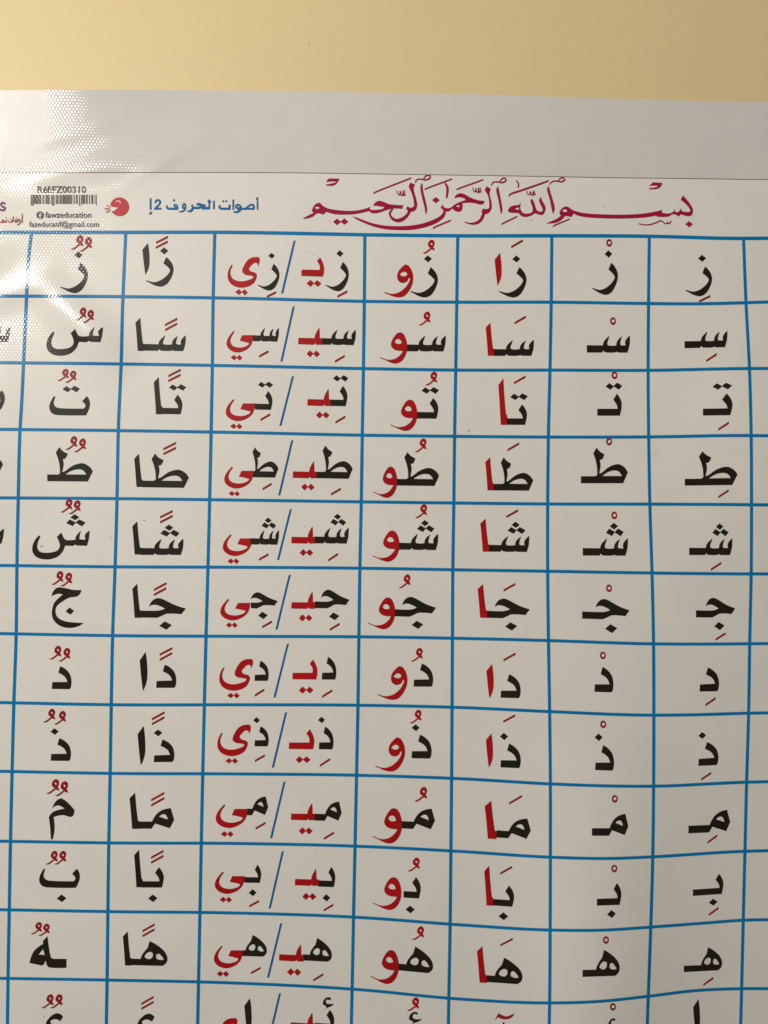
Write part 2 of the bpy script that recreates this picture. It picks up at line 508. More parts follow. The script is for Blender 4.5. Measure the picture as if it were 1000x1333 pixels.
glyph('sin', '6A', "625,853 625,890s 621,935s 605,993 525,992 518,984 510,990 470,993s 420,990 408,977 398,992 L,992 L,933 405,935 416,900s 460,855 450,885s 441,915s 447,933s 480,938s 515,935 520,905s 537,880s 563,860 551,890s 545,926 560,936 590,935 587,905s 600,880s")
glyph('sin_iso', '1A', "837,785 830,850s 815,907 735,905 722,897 700,908 640,905 616,960s 570,1000s 500,1018s 430,1008s 390,975s 378,930s 395,870s 430,825 441,828s 421,880s 418,925s 440,955s 490,965s 560,955s 590,935s 600,900s 575,835 612,800 627,838s 650,860s 725,858 730,830s 768,785 756,825s 755,855 790,858 808,855 801,820s")
glyph('dots_three', '6C', "495,190 528,217 497,245 462,220|458,238 503,265 478,298 430,272|530,237 575,265 548,300 500,267")
glyph('teh', '6B', "520,265 545,302s 558,345s 555,390s 543,443 L,443 L,388 525,388 519,358s 490,315")
glyph('dots_two', '6B', "458,178 495,205 467,232 428,208|522,175 563,200 535,232 491,204")
glyph('teh_iso', '1B', "707,285 726,318s 730,360s 716,405s 697,440 470,438s 425,425s 403,390s 405,350s 438,285 447,290s 435,340s 450,370s 490,383s 680,387 696,362s 668,327")
glyph('tah', '6B', "355,703 377,732s 417,757 400,797s 380,803 386,850s 375,915 395,909s 450,865s 500,843s 540,840s 585,868s 608,905 570,993 L,993 L,937 345,937 360,925 357,860s 345,800 328,750/400,935 440,906s 490,890s 532,897s 560,935")
glyph('jim', '6C', "345,878 365,838s 395,815s 430,813s 480,838s 540,872s 622,903 587,950 480,943s 440,960s 405,975 L,970 L,912 400,917s 440,911s 465,901 440,885s 400,868s 370,867s")
glyph('dot_big', '6C', "467,1015 522,1048 478,1088 424,1053")
glyph('jim_iso', '1C', "418,787 440,740s 470,717s 520,720s 590,735s 662,738 633,785s 560,800s 500,835s 460,870s 450,910s 465,955s 510,985s 580,1000s 678,1005 640,1030s 580,1045s 510,1038s 455,1005s 425,955s 426,890s 447,835s 512,774 470,768s")
glyph('dal', '6D', "403,238 441,262s 475,305s 490,365s 486,425s 475,445 337,440 341,380 460,380 438,332s 388,297")
glyph('mim', '6E', "588,340 600,390s 612,440 582,513 480,473 455,518 L,518 L,457 460,457 490,395s 530,358s/507,413 535,393s 557,402s 568,438")
glyph('mim_iso', '1E', "500,213 541,240s 605,308 583,363s 510,350s 435,365 443,440s 440,490s 428,548 415,548 408,450s 398,368 411,345s 440,320s 525,297 500,281s 470,272s 440,281s 423,300 440,260s 465,228s")
glyph('heh', '6F', "415,397 470,431s 520,480s 541,530s 535,577s 505,608 L,617 L,560 350,558 362,518s 400,458/377,540 385,515s 410,493s 434,498s 438,525s 425,550s 400,555s/460,540 462,515s 480,503s 502,525s 517,552 490,557s 465,549s")
glyph('heh_fin', '1F', "385,285 400,400s 413,460 435,470 540,470 540,543 405,541s 384,525s 372,480 355,515 340,525 240,503 255,450s 282,400s 350,348 350,325/313,435 350,388 365,438")
glyph('hamza_big', '1F', "372,1003 385,970s 430,925s 475,913s 512,940 490,977 460,962s 425,965s 408,985s 440,1010s 490,1015s 540,1000 520,1050s 450,1070s 350,1085 340,1060 400,1040s 380,1030s")
glyph('hamza', '4F', "430,1003 455,985s 425,965s 425,935s 450,907s 485,903s 492,922s 465,918s 450,938s 462,958s 525,960 510,975s 470,990s")
glyph('hamza_small', '3F', "775,712 800,690s 778,672s 780,650s 800,628s 825,628s 825,645s 805,641s 795,655s 805,668s 845,668 838,680s 810,693s")
glyph('madda', '5F', "275,970 305,912 330,925s 370,938s 437,912 415,945s 375,962s 330,958s 302,945")

def put(ink, name, mat, code, x, y, sx=1.0, sy=None, L=None):
    sy = sx if sy is None else sy
    rc, shapes = G[name]
    rx0, ry0, rs = tile(rc)
    x0, y0, s = tile(code)
    ax, ay = shapes[0][0][0][0], shapes[0][0][0][1]
    X, Y = x0 + x / s, y0 + y / s
    k = slope(X, Y) - slope(rx0 + ax / rs, ry0 + ay / rs)
    for sh in shapes:
        cs = []
        for c in sh:
            pts = []
            for px_, py_, sm in c:
                if px_ == 'L': dx = (L - x) / s
                else: dx = (px_ - ax) / rs * sx
                dy = (py_ - ay) / rs * sy + k * dx
                pts.append((X + dx, Y + dy, sm))
            cs.append(curve(pts))
        ink.shape(cs, mat)

def stroke_mark(ink, mat, code, x1, y1, x2, y2):
    x0, y0, s = tile(code); f = s / 6.25
    pts = [(x1, y1), (x1 + 3 * f, y1 - 15 * f), (x2 - 6 * f, y2 - 1 * f), (x2, y2 - 1 * f), (x2 - 2 * f, y2 + 15 * f), (x1 + 4 * f, y1 + 1 * f)]
    ink.shape([[(x0 + a / s, y0 + b / s) for a, b in pts]], mat)

def ring(ink, mat, code, cx, cy):
    x0, y0, s = tile(code)
    o = [(x0 + (cx + 24 * math.cos(a)) / s, y0 + (cy + 31 * math.sin(a)) / s) for a in np.linspace(0, 2 * math.pi, 20, False)]
    i = [(x0 + (cx + 1 + 13 * math.cos(a)) / s, y0 + (cy - 1 + 14 * math.sin(a)) / s) for a in np.linspace(0, 2 * math.pi, 14, False)]
    ink.shape([o, i], mat)

K, R = M_BLACK, M_RED
def syllable(*items):
    """black body of the letter, with its red letter and red vowel marks as sub-parts"""
    body, red, mark = Ink(), Ink(0.33), Ink(0.33)
    for it in items:
        a, code = it[0], it[1]
        if a == 'k': stroke_mark(mark, M_MARK, code, *it[2:])
        elif a == 'o': ring(mark, M_MARK, code, *it[2:])
        elif a in ('damma', 'madda'): put(mark, a, R if code[0] == '4' else M_MARK, code, *it[2:])
        elif a.startswith('!'): put(red, a[1:], R, code, *it[2:])
        else:
            kw = {}
            v = list(it[2:])
            if v and isinstance(v[-1], str): kw['L'] = float(v.pop())
            put(body, a, K, code, *v, **kw)
    o = body.build('syllable', chart)
    r = red.build('long_vowel_letter', None); m = mark.build('vowel_mark', None)
    for c in (r, m):
        if c is not None:
            c.parent = o
            c.matrix_parent_inverse = Matrix.Identity(4)
    for c in (r, m):
        if c is not None: c.matrix_parent_inverse = o.matrix_local.inverted() @ Matrix.Identity(4) if False else Matrix.Identity(4)
    return o

S = syllable
# row 1
S(('damma','1A',575,150,1.05),('damma','1A',645,165,1.05),('dot','1A',637,170),('zay','1A',655,262))
S(('k','2A',330,105,430,45),('k','2A',328,145,428,84),('dot','2A',397,137),('zay','2A',415,217,1.0,.97),('alif_iso','2A',265,103,1,.96))
S(('!ya_iso','3A',250,182),('!ya_dots','3A',138,402,1.08),('zay','3A',375,228,.80,.885),('dot','3A',360,153,.82),('k','3A',328,458,392,418))
S(('!ya_init','3A',693,183),('!ya_dots_wide','3A',628,338,1.1,.98),('zay','3A',848,215,.85,.97),('dot','3A',828,135,.85,.95),('k','3A',810,458,880,412))
S(('damma','4A',470,182),('dot','4A',512,202),('zay','4A',535,298),('!waw_iso','4A',338,277))
S(('k','5A',408,140,505,75),('dot','5A',450,203),('zay','5A',475,298),('!alif_iso','5A',318,182))
S(('o','6A',457,100),('dot','6A',450,160,.93,1.08),('zay','6A',473,262,.93,1.06))
S(('dot','7A',462,198),('zay','7A',487,293,.97,.98),('k','7A',437,583,530,527))
# row 2
S(('damma','1A',670,748,.95),('damma','1A',608,728,.95),('sin_iso','1A',837,785))
S(('k','2A',403,775,505,712),('k','2A',404,815,504,752),('sin','2A',572,853,1.0,.91,'232'),('alif_fin','2A',203,710))
S(('!ya_fin','3A',160,717),('!ya_dots','3A',105,852),('sin','3A',410,667,.68,.80,'234'),('k','3A',273,868,340,823))
S(('!ya_med','3A',687,665),('!ya_dots_wide','3A',625,820),('sin','3A',937,680,.90,.89,'706'),('k','3A',793,903,862,855))
S(('damma','4A',435,767),('!waw_fin','4A',288,828),('sin','4A',657,853,1,.93,'341'))
S(('k','5A',435,760,530,695),('!alif_fin','5A',240,750),('sin','5A',593,888,1.03,.93,'270'))
S(('o','6A',488,737),('sin','6A',625,853,1,1,'275'))
S(('sin','7A',668,815,.98,.95,'320'),('k','7A',495,1067,583,1000))
# row 3
S(('damma','1B',465,157,.95,.88),('damma','1B',527,172,.95,.88),('dots_two','1B',540,203,1.04,.9),('teh_iso','1B',707,285))
S(('k','2B',430,128,533,65),('k','2B',430,167,532,106),('dots_two','2B',468,190,1.04,.9),('teh','2B',508,273,.95,.89,'381'),('alif_fin','2B',352,130,1,1.125))
S(('!ya_fin','3B',165,290,1.1,1.02),('!ya_dots','3B',102,428,1.05,1),('dots_two','3B',290,142,.91,.85),('teh','3B',338,205,.85,.855,'247'),('k','3B',283,408,352,360))
S(('!ya_med','3B',750,190),('!ya_dots_wide','3B',690,345),('dots_two','3B',805,97,.92),('teh','3B',850,170,.9,.92,'764'),('k','3B',797,425,867,376))
S(('damma','4B',490,193),('dots_two','4B',492,213,1.06,.95),('teh','4B',557,300,1.02,.94,'425'),('!waw_fin','4B',370,313))
S(('k','5B',430,185,527,120),('dots_two','5B',433,265,1.06,.95),('teh','5B',498,352,1,.93,'374'),('!alif_fin','5B',345,140,1.05,1.41))
S(('o','6B',500,115),('dots_two','6B',458,178),('teh','6B',520,265,1,1,'360'))
S(('dots_two','7B',583,180,1.17,.95),('teh','7B',662,263,1.24,.99,'470'),('k','7B',593,562,682,496))
# row 4
S(('damma','1B',530,718),('damma','1B',600,737),('tah','1B',483,700,1.07,.955,'385'))
S(('k','2B',390,723,495,660),('k','2B',390,762,495,700),('tah','2B',325,753,1.08,.945,'222'),('alif_fin','2B',193,755))
S(('!ya_fin','3B',155,752,1.1,1.02),('!ya_dots','3B',90,890,.95),('tah','3B',247,590,.75,.84,'214'),('k','3B',297,882,362,836))
S(('!ya_med','3B',650,685),('!ya_dots_wide','3B',588,838),('tah','3B',730,578,.87,.92,'664'),('k','3B',767,918,836,870))
S(('damma','4B',403,737),('tah','4B',348,740,1.01,.94,'258'),('!waw_fin','4B',213,858,.88,1))
S(('k','5B',378,730,475,665),('tah','5B',350,782,.94,.93,'267'),('!alif_fin','5B',237,783))
S(('o','6B',456,655),('tah','6B',355,703,1,1,'227'))
S(('tah','7B',467,732,1.12,.96,'322'),('k','7B',593,1112,680,1046))
# row 5
S(('damma','1C',490,102),('damma','1C',557,115),('dots_three','1C',608,120,1.08,.9),('sin_iso','1C',728,255,1.015,1))
S(('k','2C',363,152,468,90),('k','2C',363,193,467,129),('dots_three','2C',437,205,1.07,.9),('sin','2C',553,320,1.07,.94,'206'),('alif_fin','2C',178,180))
S(('!ya_fin','3C',145,268,1.1,1.01),('!ya_dots','3C',83,405),('dots_three','3C',337,125,.81),('sin','3C',410,210,.71,.85,'216'),('k','3C',272,418,340,372))
S(('!ya_med','3C',640,185),('!ya_dots_wide','3C',578,340),('dots_three','3C',812,98,.88),('sin','3C',888,193,.9,.93,'657'),('k','3C',747,423,816,370))
S(('damma','4C',408,147),('dots_three','4C',488,168,.97,.9),('sin','4C',595,280,1,.94,'277'),('!waw_fin','4C',225,253))
S(('k','5C',368,148,466,84),('dots_three','5C',445,182,1,.9),('sin','5C',555,297,1.03,.93,'230'),('!alif_fin','5C',200,157,1.1,1))
S(('o','6C',498,130),('dots_three','6C',495,190),('sin','6C',608,315,1.02,1.02,'242'))
S(('dots_three','7C',605,195,.91,.95),('sin','7C',708,315,.98,.985,'358'),('k','7C',532,578,620,512))
# row 6
S(('damma','1C',417,690),('damma','1C',488,703),('jim_iso','1C',418,787),('dot','1C',567,880,1.04))
S(('k','2C',312,743,417,677),('k','2C',312,783,415,718),('jim','2C',275,870,1.08,.97,'208'),('dot_big','2C',403,993,1.05,.92),('alif_fin','2C',178,687,1,1.03))
S(('!ya_fin','3C',130,710,1.12,1),('!ya_dots','3C',72,843),('jim','3C',218,683,.79,.8,'219'),('dot_big','3C',297,770,.79,.82),('k','3C',295,880,364,833))
S(('!ya_med','3C',640,632),('!ya_dots_wide','3C',573,788),('jim','3C',700,672,.83,.92,'657'),('dot_big','3C',785,775,.85,.86),('k','3C',758,898,828,848))
S(('damma','4C',273,717),('jim','4C',302,860,1,.98,'243'),('dot_big','4C',422,988,.95,.9),('!waw_fin','4C',190,797,1,1.02))
S(('k','5C',345,748,443,683),('jim','5C',275,873,1.03,.97,'213'),('dot_big','5C',403,1000,1,.92),('!alif_fin','5C',180,690,1.15,1.02))
S(('o','6C',455,723),('jim','6C',345,878,1,1,'237'),('dot_big','6C',467,1015))
S(('jim','7C',493,868,.86,.97,'413'),('dot_big','7C',598,997,.85,.92),('k','7C',570,1147,655,1085))
# row 7
S(('damma','1D',400,173),('damma','1D',473,190),('dal','1D',490,232,1.03,.91))
S(('k','2D',360,145,465,80),('k','2D',360,187,463,120),('dal','2D',403,220,1.06,.92),('alif_iso','2D',247,118,1.1,1.19))
S(('!ya_iso','3D',255,147,1.05,1.03),('!ya_dots','3D',135,378,1.08,1),('dal','3D',338,158,.74,.8),('k','3D',297,402,364,352))
S(('!ya_init','3D',697,150,1.1,1.04),('!ya_dots_wide','3D',627,335,1.1,1),('dal','3D',800,132,.76,.9),('k','3D',758,410,830,357))
S(('damma','4D',435,190),('dal','4D',527,210,1.03,.92),('!waw_iso','4D',352,232,1.02,1.03))
S(('k','5D',345,190,445,125),('dal','5D',393,298,1.06,.94),('!alif_iso','5D',253,215,1.05,1.055))
S(('o','6D',405,145),('dal','6D',403,238))
S(('dal','7D',510,243,1.03,.95),('k','7D',488,555,573,487))
# row 8
S(('damma','1D',350,685),('damma','1D',437,703),('dot','1D',443,737,1,.95),('dal','1D',483,818,1.06,.9))
S(('k','2D',297,670,402,603),('k','2D',297,710,400,643),('dot','2D',347,747,1.05,1),('dal','2D',385,828,1.08,.9),('alif_iso','2D',230,720,1.1,1.2))
S(('!ya_iso','3D',240,597,1.04,1.02),('!ya_dots','3D',123,826,1.08,1),('dal','3D',338,607,.74,.8),('dot','3D',310,545,.83,.88),('k','3D',298,850,368,802))
S(('!ya_init','3D',675,628,1.12,1.04),('!ya_dots_wide','3D',605,812,1.12,1),('dal','3D',780,610,.77,.9),('dot','3D',755,542,.87,.92),('k','3D',742,883,815,828))
S(('damma','4D',425,693),('dot','4D',475,705),('dal','4D',512,790,1.06,.94),('!waw_iso','4D',333,812,1.02,1.045))
S(('k','5D',343,690,443,627),('dot','5D',350,775,1.03,1.05),('dal','5D',393,862,1.07,.96),('!alif_iso','5D',248,778,1.03,1.06))
S(('o','6D',408,705),('dot','6D',370,780,1.0,1.1),('dal','6D',408,875))
S(('dot','7D',463,768,.97,1),('dal','7D',502,850,1.06,.93),('k','7D',453,1161,537,1096))
# row 9
S(('damma','1E',375,173,1.08),('damma','1E',447,190,1.08),('mim_iso','1E',500,213))
S(('k','2E',353,235,462,165),('k','2E',353,277,461,207),('mim','2E',513,293,1.18,.95,'258'),('alif_fin','2E',223,170,1.15,1.09))
S(('!ya_fin','3E',160,253,1.2,1.1),('!ya_dots','3E',92,405,1.08),('mim','3E',372,167,.84,.87,'241'),('k','3E',302,393,373,343))
S(('!ya_med','3E',690,213),('!ya_dots_wide','3E',625,378,1.03),('mim','3E',875,202,.88,.9,'709'),('k','3E',770,462,842,410))
S(('damma','4E',463,235,1.08),('mim','4E',605,298,1.14,.97,'362'),('!waw_fin','4E',303,293,1.09,1.14))
S(('k','5E',390,262,498,190),('mim','5E',540,378,1.18,.96,'290'),('!alif_fin','5E',247,235,1.4,1.15))
S(('o','6E',502,218),('mim','6E',588,340,1,1,'317'))
S(('mim','7E',665,307,1.1,1.0,'352'),('k','7E',505,580,587,512))
# row 10
S(('damma','1E',370,748),('damma','1E',440,748),('teh_iso','1E',625,787),('dot','1E',500,997,1.2,1.08))
S(('k','2E',352,703,455,637),('k','2E',352,743,455,677),('teh','2E',417,775,1.03,.925,'285'),('alif_fin','2E',255,632,1,1.14),('dot','2E',367,997,1.16,1.08))
S(('!ya_fin','3E',145,713,1.12,1.03),('!ya_dots','3E',83,855,1.05),('teh','3E',317,635,.75,.83,'227'),('dot','3E',283,803,.98,1.0),('k','3E',258,925,327,880))
S(('!ya_med','3E',717,663),('!ya_dots_wide','3E',650,827,1.03),('teh','3E',823,650,.8,.92,'735'),('dot','3E',788,837,.95,1.05),('k','3E',768,953,836,906))
S(('damma','4E',408,803,1.03),('teh','4E',478,855,1,.97,'378'),('dot','4E',430,1087,1.15,1.1),('!waw_fin','4E',300,855,1.05,1.06))
S(('k','5E',318,832,418,767),('teh','5E',392,925,1.05,.95,'260'),('dot','5E',345,1142,1.2,1.12),('!alif_fin','5E',230,762,1.05,1.21))
S(('o','6E',498,785),('teh','6E',520,903,.9,1.0,'357'),('dot','6E',475,1123,1.08,1.15))
S(('teh','7E',600,828,.93,.93,'388'),('dot','7E',552,1030,1.08,1.03),('k','7E',515,1168,598,1100))
# row 11
S(('damma','1F',247,267,.95,.9),('damma','1F',310,280,.95,.9),('heh_fin','1F',385,285))
S(('k','2F',283,250,383,185),('k','2F',283,290,382,225),('heh','2F',343,325,1.13,.93,'193'),('alif_fin','2F',163,248,1,1.03))
S(('!ya_fin','3F',178,320,1.08,1.05),('!ya_dots','3F',110,455,1.05),('heh','3F',320,220,.9,.81,'252'),('k','3F',307,474,372,430))
S(('!ya_med','3F',632,282,1.03,1),('!ya_dots_wide','3F',568,437,1.05),('heh','3F',740,240,.93,.88,'648'),('k','3F',713,521,780,472))
S(('damma','4F',443,310,1.03),('heh','4F',473,370,1.13,.96,'334'),('!waw_fin','4F',280,398,1.04,1.1))
S(('k','5F',320,365,423,302),('heh','5F',352,460,1.17,.97,'210'),('!alif_fin','5F',175,367,1.15,1.11))
S(('o','6F',430,317),('heh','6F',415,397,1,1,'240'))
S(('heh','7F',512,375,.89,.9,'315'),('k','7F',472,687,555,620))
# row 12, cut by the frame
S(('damma','1F',335,867,1.02),('damma','1F',408,867,1.02),('hamza_big','1F',372,1003))
S(('k','2F',273,843,375,775),('k','2F',273,882,375,815),('hamza_big','2F',242,1006))
S(('alif_iso','3F',302,632,1.05,1.15),('!ya_iso','3F',190,762,1.05,1.04))
S(('hamza_small','3F',775,712),('teh','3F',822,708,.9,.92,'727'),('!ya_med','3F',707,727,1.03,1))
S(('damma','4F',403,887,1.03),('hamza','4F',430,1003))
S(('madda','5F',275,970),('alif_iso','5F',352,980,1.0,1.1))
S(('o','6F',487,860),('hamza','6F',455,1062,.8,1.0))
S(('alif_iso','7F',433,797,1,1.15))
# next column, cut by the left of the frame
S(('sin_iso','1A',82,783))
S(('teh_iso','1B',14,238))
S(('tah','1B',-248,640,1.07,.97,'-346'))
S(('sin_iso','1C',31,238,1.0,1.0))

# blue slashes between the two spellings
for code, a, b, c, d in (('3A',518,70,433,430),('3A',512,520,428,898),('3B',507,103,421,443),('3B',502,543,413,920),
                         ('3C',492,68,405,415),('3C',485,517,394,892),('3D',525,42,433,410),('3D',512,513,422,890),
                         ('3E',502,65,410,453),('3E',490,543,400,935),('3F',505,145,420,497),('3F',497,600,412,960)):
    i = Ink()
    p, q = tp(code, a, b), tp(code, c, d)
    w = 1.35
    i.shape([[(p[0] - w, p[1] + .6), (p[0] + w, p[1] - .6), (q[0] + w, q[1] - .3), (q[0] - w, q[1] + .3)]], M_SUB)
    i.build('slash', chart)

# ---------------------------------------------------------------- heading calligraphy
def draw(ink, mat, origin, s, text):
    for sh in parse(text):
        ink.shape([curve([(origin[0] + x / s, origin[1] + y / s, sm) for x, y, sm in c]) for c in sh], mat)

def pen(ink, mat, origin, s, pts, w, taper=True):
    """a pen stroke along a smooth path, thinner at its ends"""
    p = [tuple(float(v) for v in t.split(',')) for t in pts.split()]
    n = len(p); path = []
    for i in range(n - 1):
        p0, p1, p2, p3 = p[max(i - 1, 0)], p[i], p[i + 1], p[min(i + 2, n - 1)]
        for k in range(5):
            t = k / 5
            path.append(tuple(0.5 * (2*p1[d] + (p2[d]-p0[d])*t + (2*p0[d]-5*p1[d]+4*p2[d]-p3[d])*t*t + (3*p1[d]-p0[d]-3*p2[d]+p3[d])*t**3) for d in (0, 1)))
    path.append(p[-1])
    m = len(path); L = []; Rr = []
    for i in range(m):
        a, b = path[max(i - 1, 0)], path[min(i + 1, m - 1)]
        tx, ty = b[0] - a[0], b[1] - a[1]; l = math.hypot(tx, ty) or 1
        u = i / (m - 1)
        ww = w * 0.56 * ((0.62 + 0.38 * math.sin(math.pi * u)) if taper else 1)
        L.append((path[i][0] - ty / l * ww, path[i][1] + tx / l * ww))
        Rr.append((path[i][0] + ty / l * ww, path[i][1] - tx / l * ww))
    for i in range(m - 1):
        q = [L[i], L[i + 1], Rr[i + 1], Rr[i]]
        k = ink.k
        ink.shape([[(origin[0] + x / s, origin[1] + y / s) for x, y in q]], mat)
        ink.k = k
    ink.k += 1

s7 = 1000 / 140.0
TA, TB, TC, TD = (395, 222), (520, 222), (650, 222), (770, 222)
t = Ink()
draw(t, M_CRIM, TD, s7, "850,230 885,268s 930,330s 945,372s 928,416s 895,422s 830,405 812,427 760,403s 715,427s 605,427 600,418 480,436s 250,445s 0,437s -110,422s -167,398 -185,430 -245,420 -287,463s -337,485s -422,492 -387,477s -327,450s -285,420 -300,395 -282,360s -247,335s -217,337s -177,365s -97,390s 0,402s 250,410s 450,403s 560,388s 640,370 662,362 655,385s 690,398s 750,390s 772,355 780,383s 812,383 835,348 842,375s 880,385s 912,382s 918,365s 880,312s 830,272/-272,377 -250,358s -222,378 -245,385s")
draw(t, M_CRIM, TD, s7, "908,470 943,497 908,527 872,497|575,108 660,115 640,150s 605,170s 535,170 535,162 590,157s 615,145s 600,138s 537,140")
pen(t, M_CRIM, TD, s7, "435,492 490,503 550,500 610,480 645,465 668,480 690,494 708,474", 10)
pen(t, M_CRIM, TD, s7, "690,494 715,488 725,492 742,464", 10)
pen(t, M_CRIM, TC, s7, "502,522 515,508 640,456 650,448", 11)
pen(t, M_CRIM, TC, s7, "20,502 35,490 150,434 162,424", 12)
pen(t, M_CRIM, TC, s7, "90,240 110,215 200,185 430,105 452,88", 15)
pen(t, M_CRIM, TC, s7, "157,90 178,122 174,162", 12)
pen(t, M_CRIM, TC, s7, "468,130 488,103 530,96 575,103 607,86 596,68 570,70 545,96", 11)
pen(t, M_CRIM, TC, s7, "255,187 262,215 280,222 288,195 295,220 310,226 315,195 322,226 334,218 322,183", 10)
draw(t, M_CRIM, TC, s7, "460,143 475,200s 500,280s 515,350s 500,403 490,370s 470,270s 445,185s 446,165s")
draw(t, M_CRIM, TC, s7, "388,243 394,270s 425,325s 430,360s 407,406s 375,410s 330,397s 300,415s 240,430s 198,416s 178,392 120,390s 83,380s 95,345s 130,325s 180,318s 203,298 195,330s 200,365s 222,393s 260,400s 305,385s 310,350s 290,280s 305,260 325,300s 345,360s 365,380s 398,378s 403,358s 370,280s/138,357 180,340 184,358s 165,362s")
draw(t, M_CRIM, TB, s7, "918,145 935,230s 955,340s 957,370s 942,405 935,360s 920,270s 900,180s")
pen(t, M_CRIM, TB, s7, "853,138 870,110 910,104 955,111 986,95 988,75 965,69 940,90 930,106", 12)
draw(t, M_CRIM, TB, s7, "812,145 850,170 838,215s 855,290s 857,345s 835,388s 795,405 775,455s 740,490s 690,503s 640,495s 603,480 605,475s 660,485s 710,475s 745,450s 770,397 762,380 778,350 800,358s 830,350s 836,320s 825,240s 792,180")
pen(t, M_CRIM, TB, s7, "537,180 555,165 750,95 776,80", 12)
pen(t, M_CRIM, TB, s7, "680,158 690,190 708,195 710,167 716,193 735,201 735,162 745,200 758,190 748,155", 11)
draw(t, M_CRIM, TB, s7, "510,258 530,225s 570,210s 610,222s 660,250s 730,275s 792,282 770,313s 690,300s 630,297s 583,303 588,325s 577,368s 550,382s 510,370s 490,350 455,378s 425,378 430,395s 415,430s 370,470s 300,505s 200,535s 100,550s 0,552s -143,542s -253,515s -353,475s -413,445s -438,425 -393,437s -333,460s -253,488s -133,511s 0,517s 100,511s 200,495s 300,463s 370,428s 402,395s 408,372s 383,345 403,313 415,340s 450,350s 475,345 490,335s 520,312s 555,295 590,282s 612,270s 585,250s 540,247s/525,327 547,320s 562,338 540,337s")
draw(t, M_CRIM, TB, s7, "340,245 373,272 340,302 302,275")
pen(t, M_CRIM, TB, s7, "315,542 330,525 460,470 478,458", 13)
pen(t, M_CRIM, TB, s7, "424,115 447,165 438,255", 20)
pen(t, M_CRIM, TB, s7, "243,178 260,162 460,88 487,72", 12)
draw(t, M_CRIM, TB, s7, "212,115 222,200s 245,290s 257,370s 242,405 235,350s 210,250s 195,170s 198,135s")
pen(t, M_CRIM, TB, s7, "146,113 160,85 200,78 245,86 281,70 284,48 260,42 235,60 225,80", 12)
draw(t, M_CRIM, TB, s7, "100,110 145,130 132,170s 155,260s 165,320s 147,367s 105,382 85,420s 52,455s 7,478s -28,478s -73,455s -98,410s -93,380s -68,352 -55,360 -78,390s -73,420s -33,447s 12,440s 57,410s 77,378s 60,355 77,330 100,345s 130,335s 136,310s 120,230s 85,150")
pen(t, M_CRIM, TA, s7, "866,183 875,215 895,225 900,192 906,223 925,229 925,192 933,229 946,220 936,178", 11)
pen(t, M_CRIM, TA, s7, "660,214 680,195 960,85 1003,66", 12)
draw(t, M_CRIM, TA, s7, "650,328 665,300s 700,282s 740,288s 800,312s 930,322 915,355 850,350s 790,360s 700,390s 640,395s 608,375 500,400s 420,407s 300,405s 210,382 185,407 125,397s 90,425s 50,440s 0,448 0,441s 55,412s 100,390 78,380 90,340s 115,310s 155,298 185,330s 250,357s 400,374s 500,370s 580,352s 625,335 618,357s 670,365s 750,345s 700,330s 668,325s/105,340 135,335s 148,350s 120,355s")
draw(t, M_CRIM, TA, s7, "313,445 350,475 310,505 275,477|383,443 418,475 380,503 344,475|235,73 335,75 312,113s 280,138s 210,138 210,130 280,115s 300,105s 280,100s 210,105")
t.build('heading_lettering', chart)

# blue subtitle
t = Ink(); TS = (180, 240); ss = 1000 / 170.0
draw(t, M_SUB, TS, ss, "907,125 918,119 919,193 907,193|900,119 908,98s 921,102 913,108 922,114|800,193 800,178 822,178 858,150s 883,151s 893,172s 886,193/838,178 862,162s 877,167s 877,178|765,148 785,158s 792,180 802,178 802,193 789,194 782,204s 760,217s 728,215 730,207s 755,203s 770,190 750,186s 742,168s 750,153s/757,169 765,161s 774,170s 766,176s")
draw(t, M_SUB, TS, ss, "721,118 733,112 733,193 721,193|696,150 708,160 705,193 635,193s 615,180s 618,160 628,157s 631,172s 643,178 690,178 692,163|640,128 650,119 660,128 650,138|664,127 674,118 684,127 674,137")
draw(t, M_SUB, (230, 250), 1000 / 60.0, "790,190 822,178 826,360 790,372|690,150 757,205 722,235 722,345s 708,372 545,372 520,338 500,362 365,362 345,405s 300,435s 245,425s 195,402 215,400s 265,400s 310,365s 330,335 312,300 340,262 375,318 470,318 500,300 470,281s 430,295 440,250s 480,232s 560,257s 635,270 615,305 575,316 690,318 690,245 668,205|160,233 200,255s 208,310s 195,375s 150,425s 100,440s 35,425 60,415s 120,400s 160,370 125,355s 110,320s 125,270s/138,308 155,288s 177,305s 160,322s")
draw(t, M_SUB, TS, ss, "281,148 298,154s 306,173s 303,193 238,193s 215,185s 212,165 222,158s 226,172s 241,178 285,178 272,171s 270,157s/280,164 287,160s 293,168s|262,121 272,110 283,120 273,131")
draw(t, M_SUB, TS, ss, "124,142 128,124s 149,112s 171,122s 173,142s 152,170s 146,178 176,178 176,192 121,192 122,181s 150,154s 160,138s 150,127s 138,132s 138,143|87,110 99,103 101,193 88,193|80,231 89,213s 102,207s 109,213 99,217 107,226")
t.build('subtitle_lettering', chart)

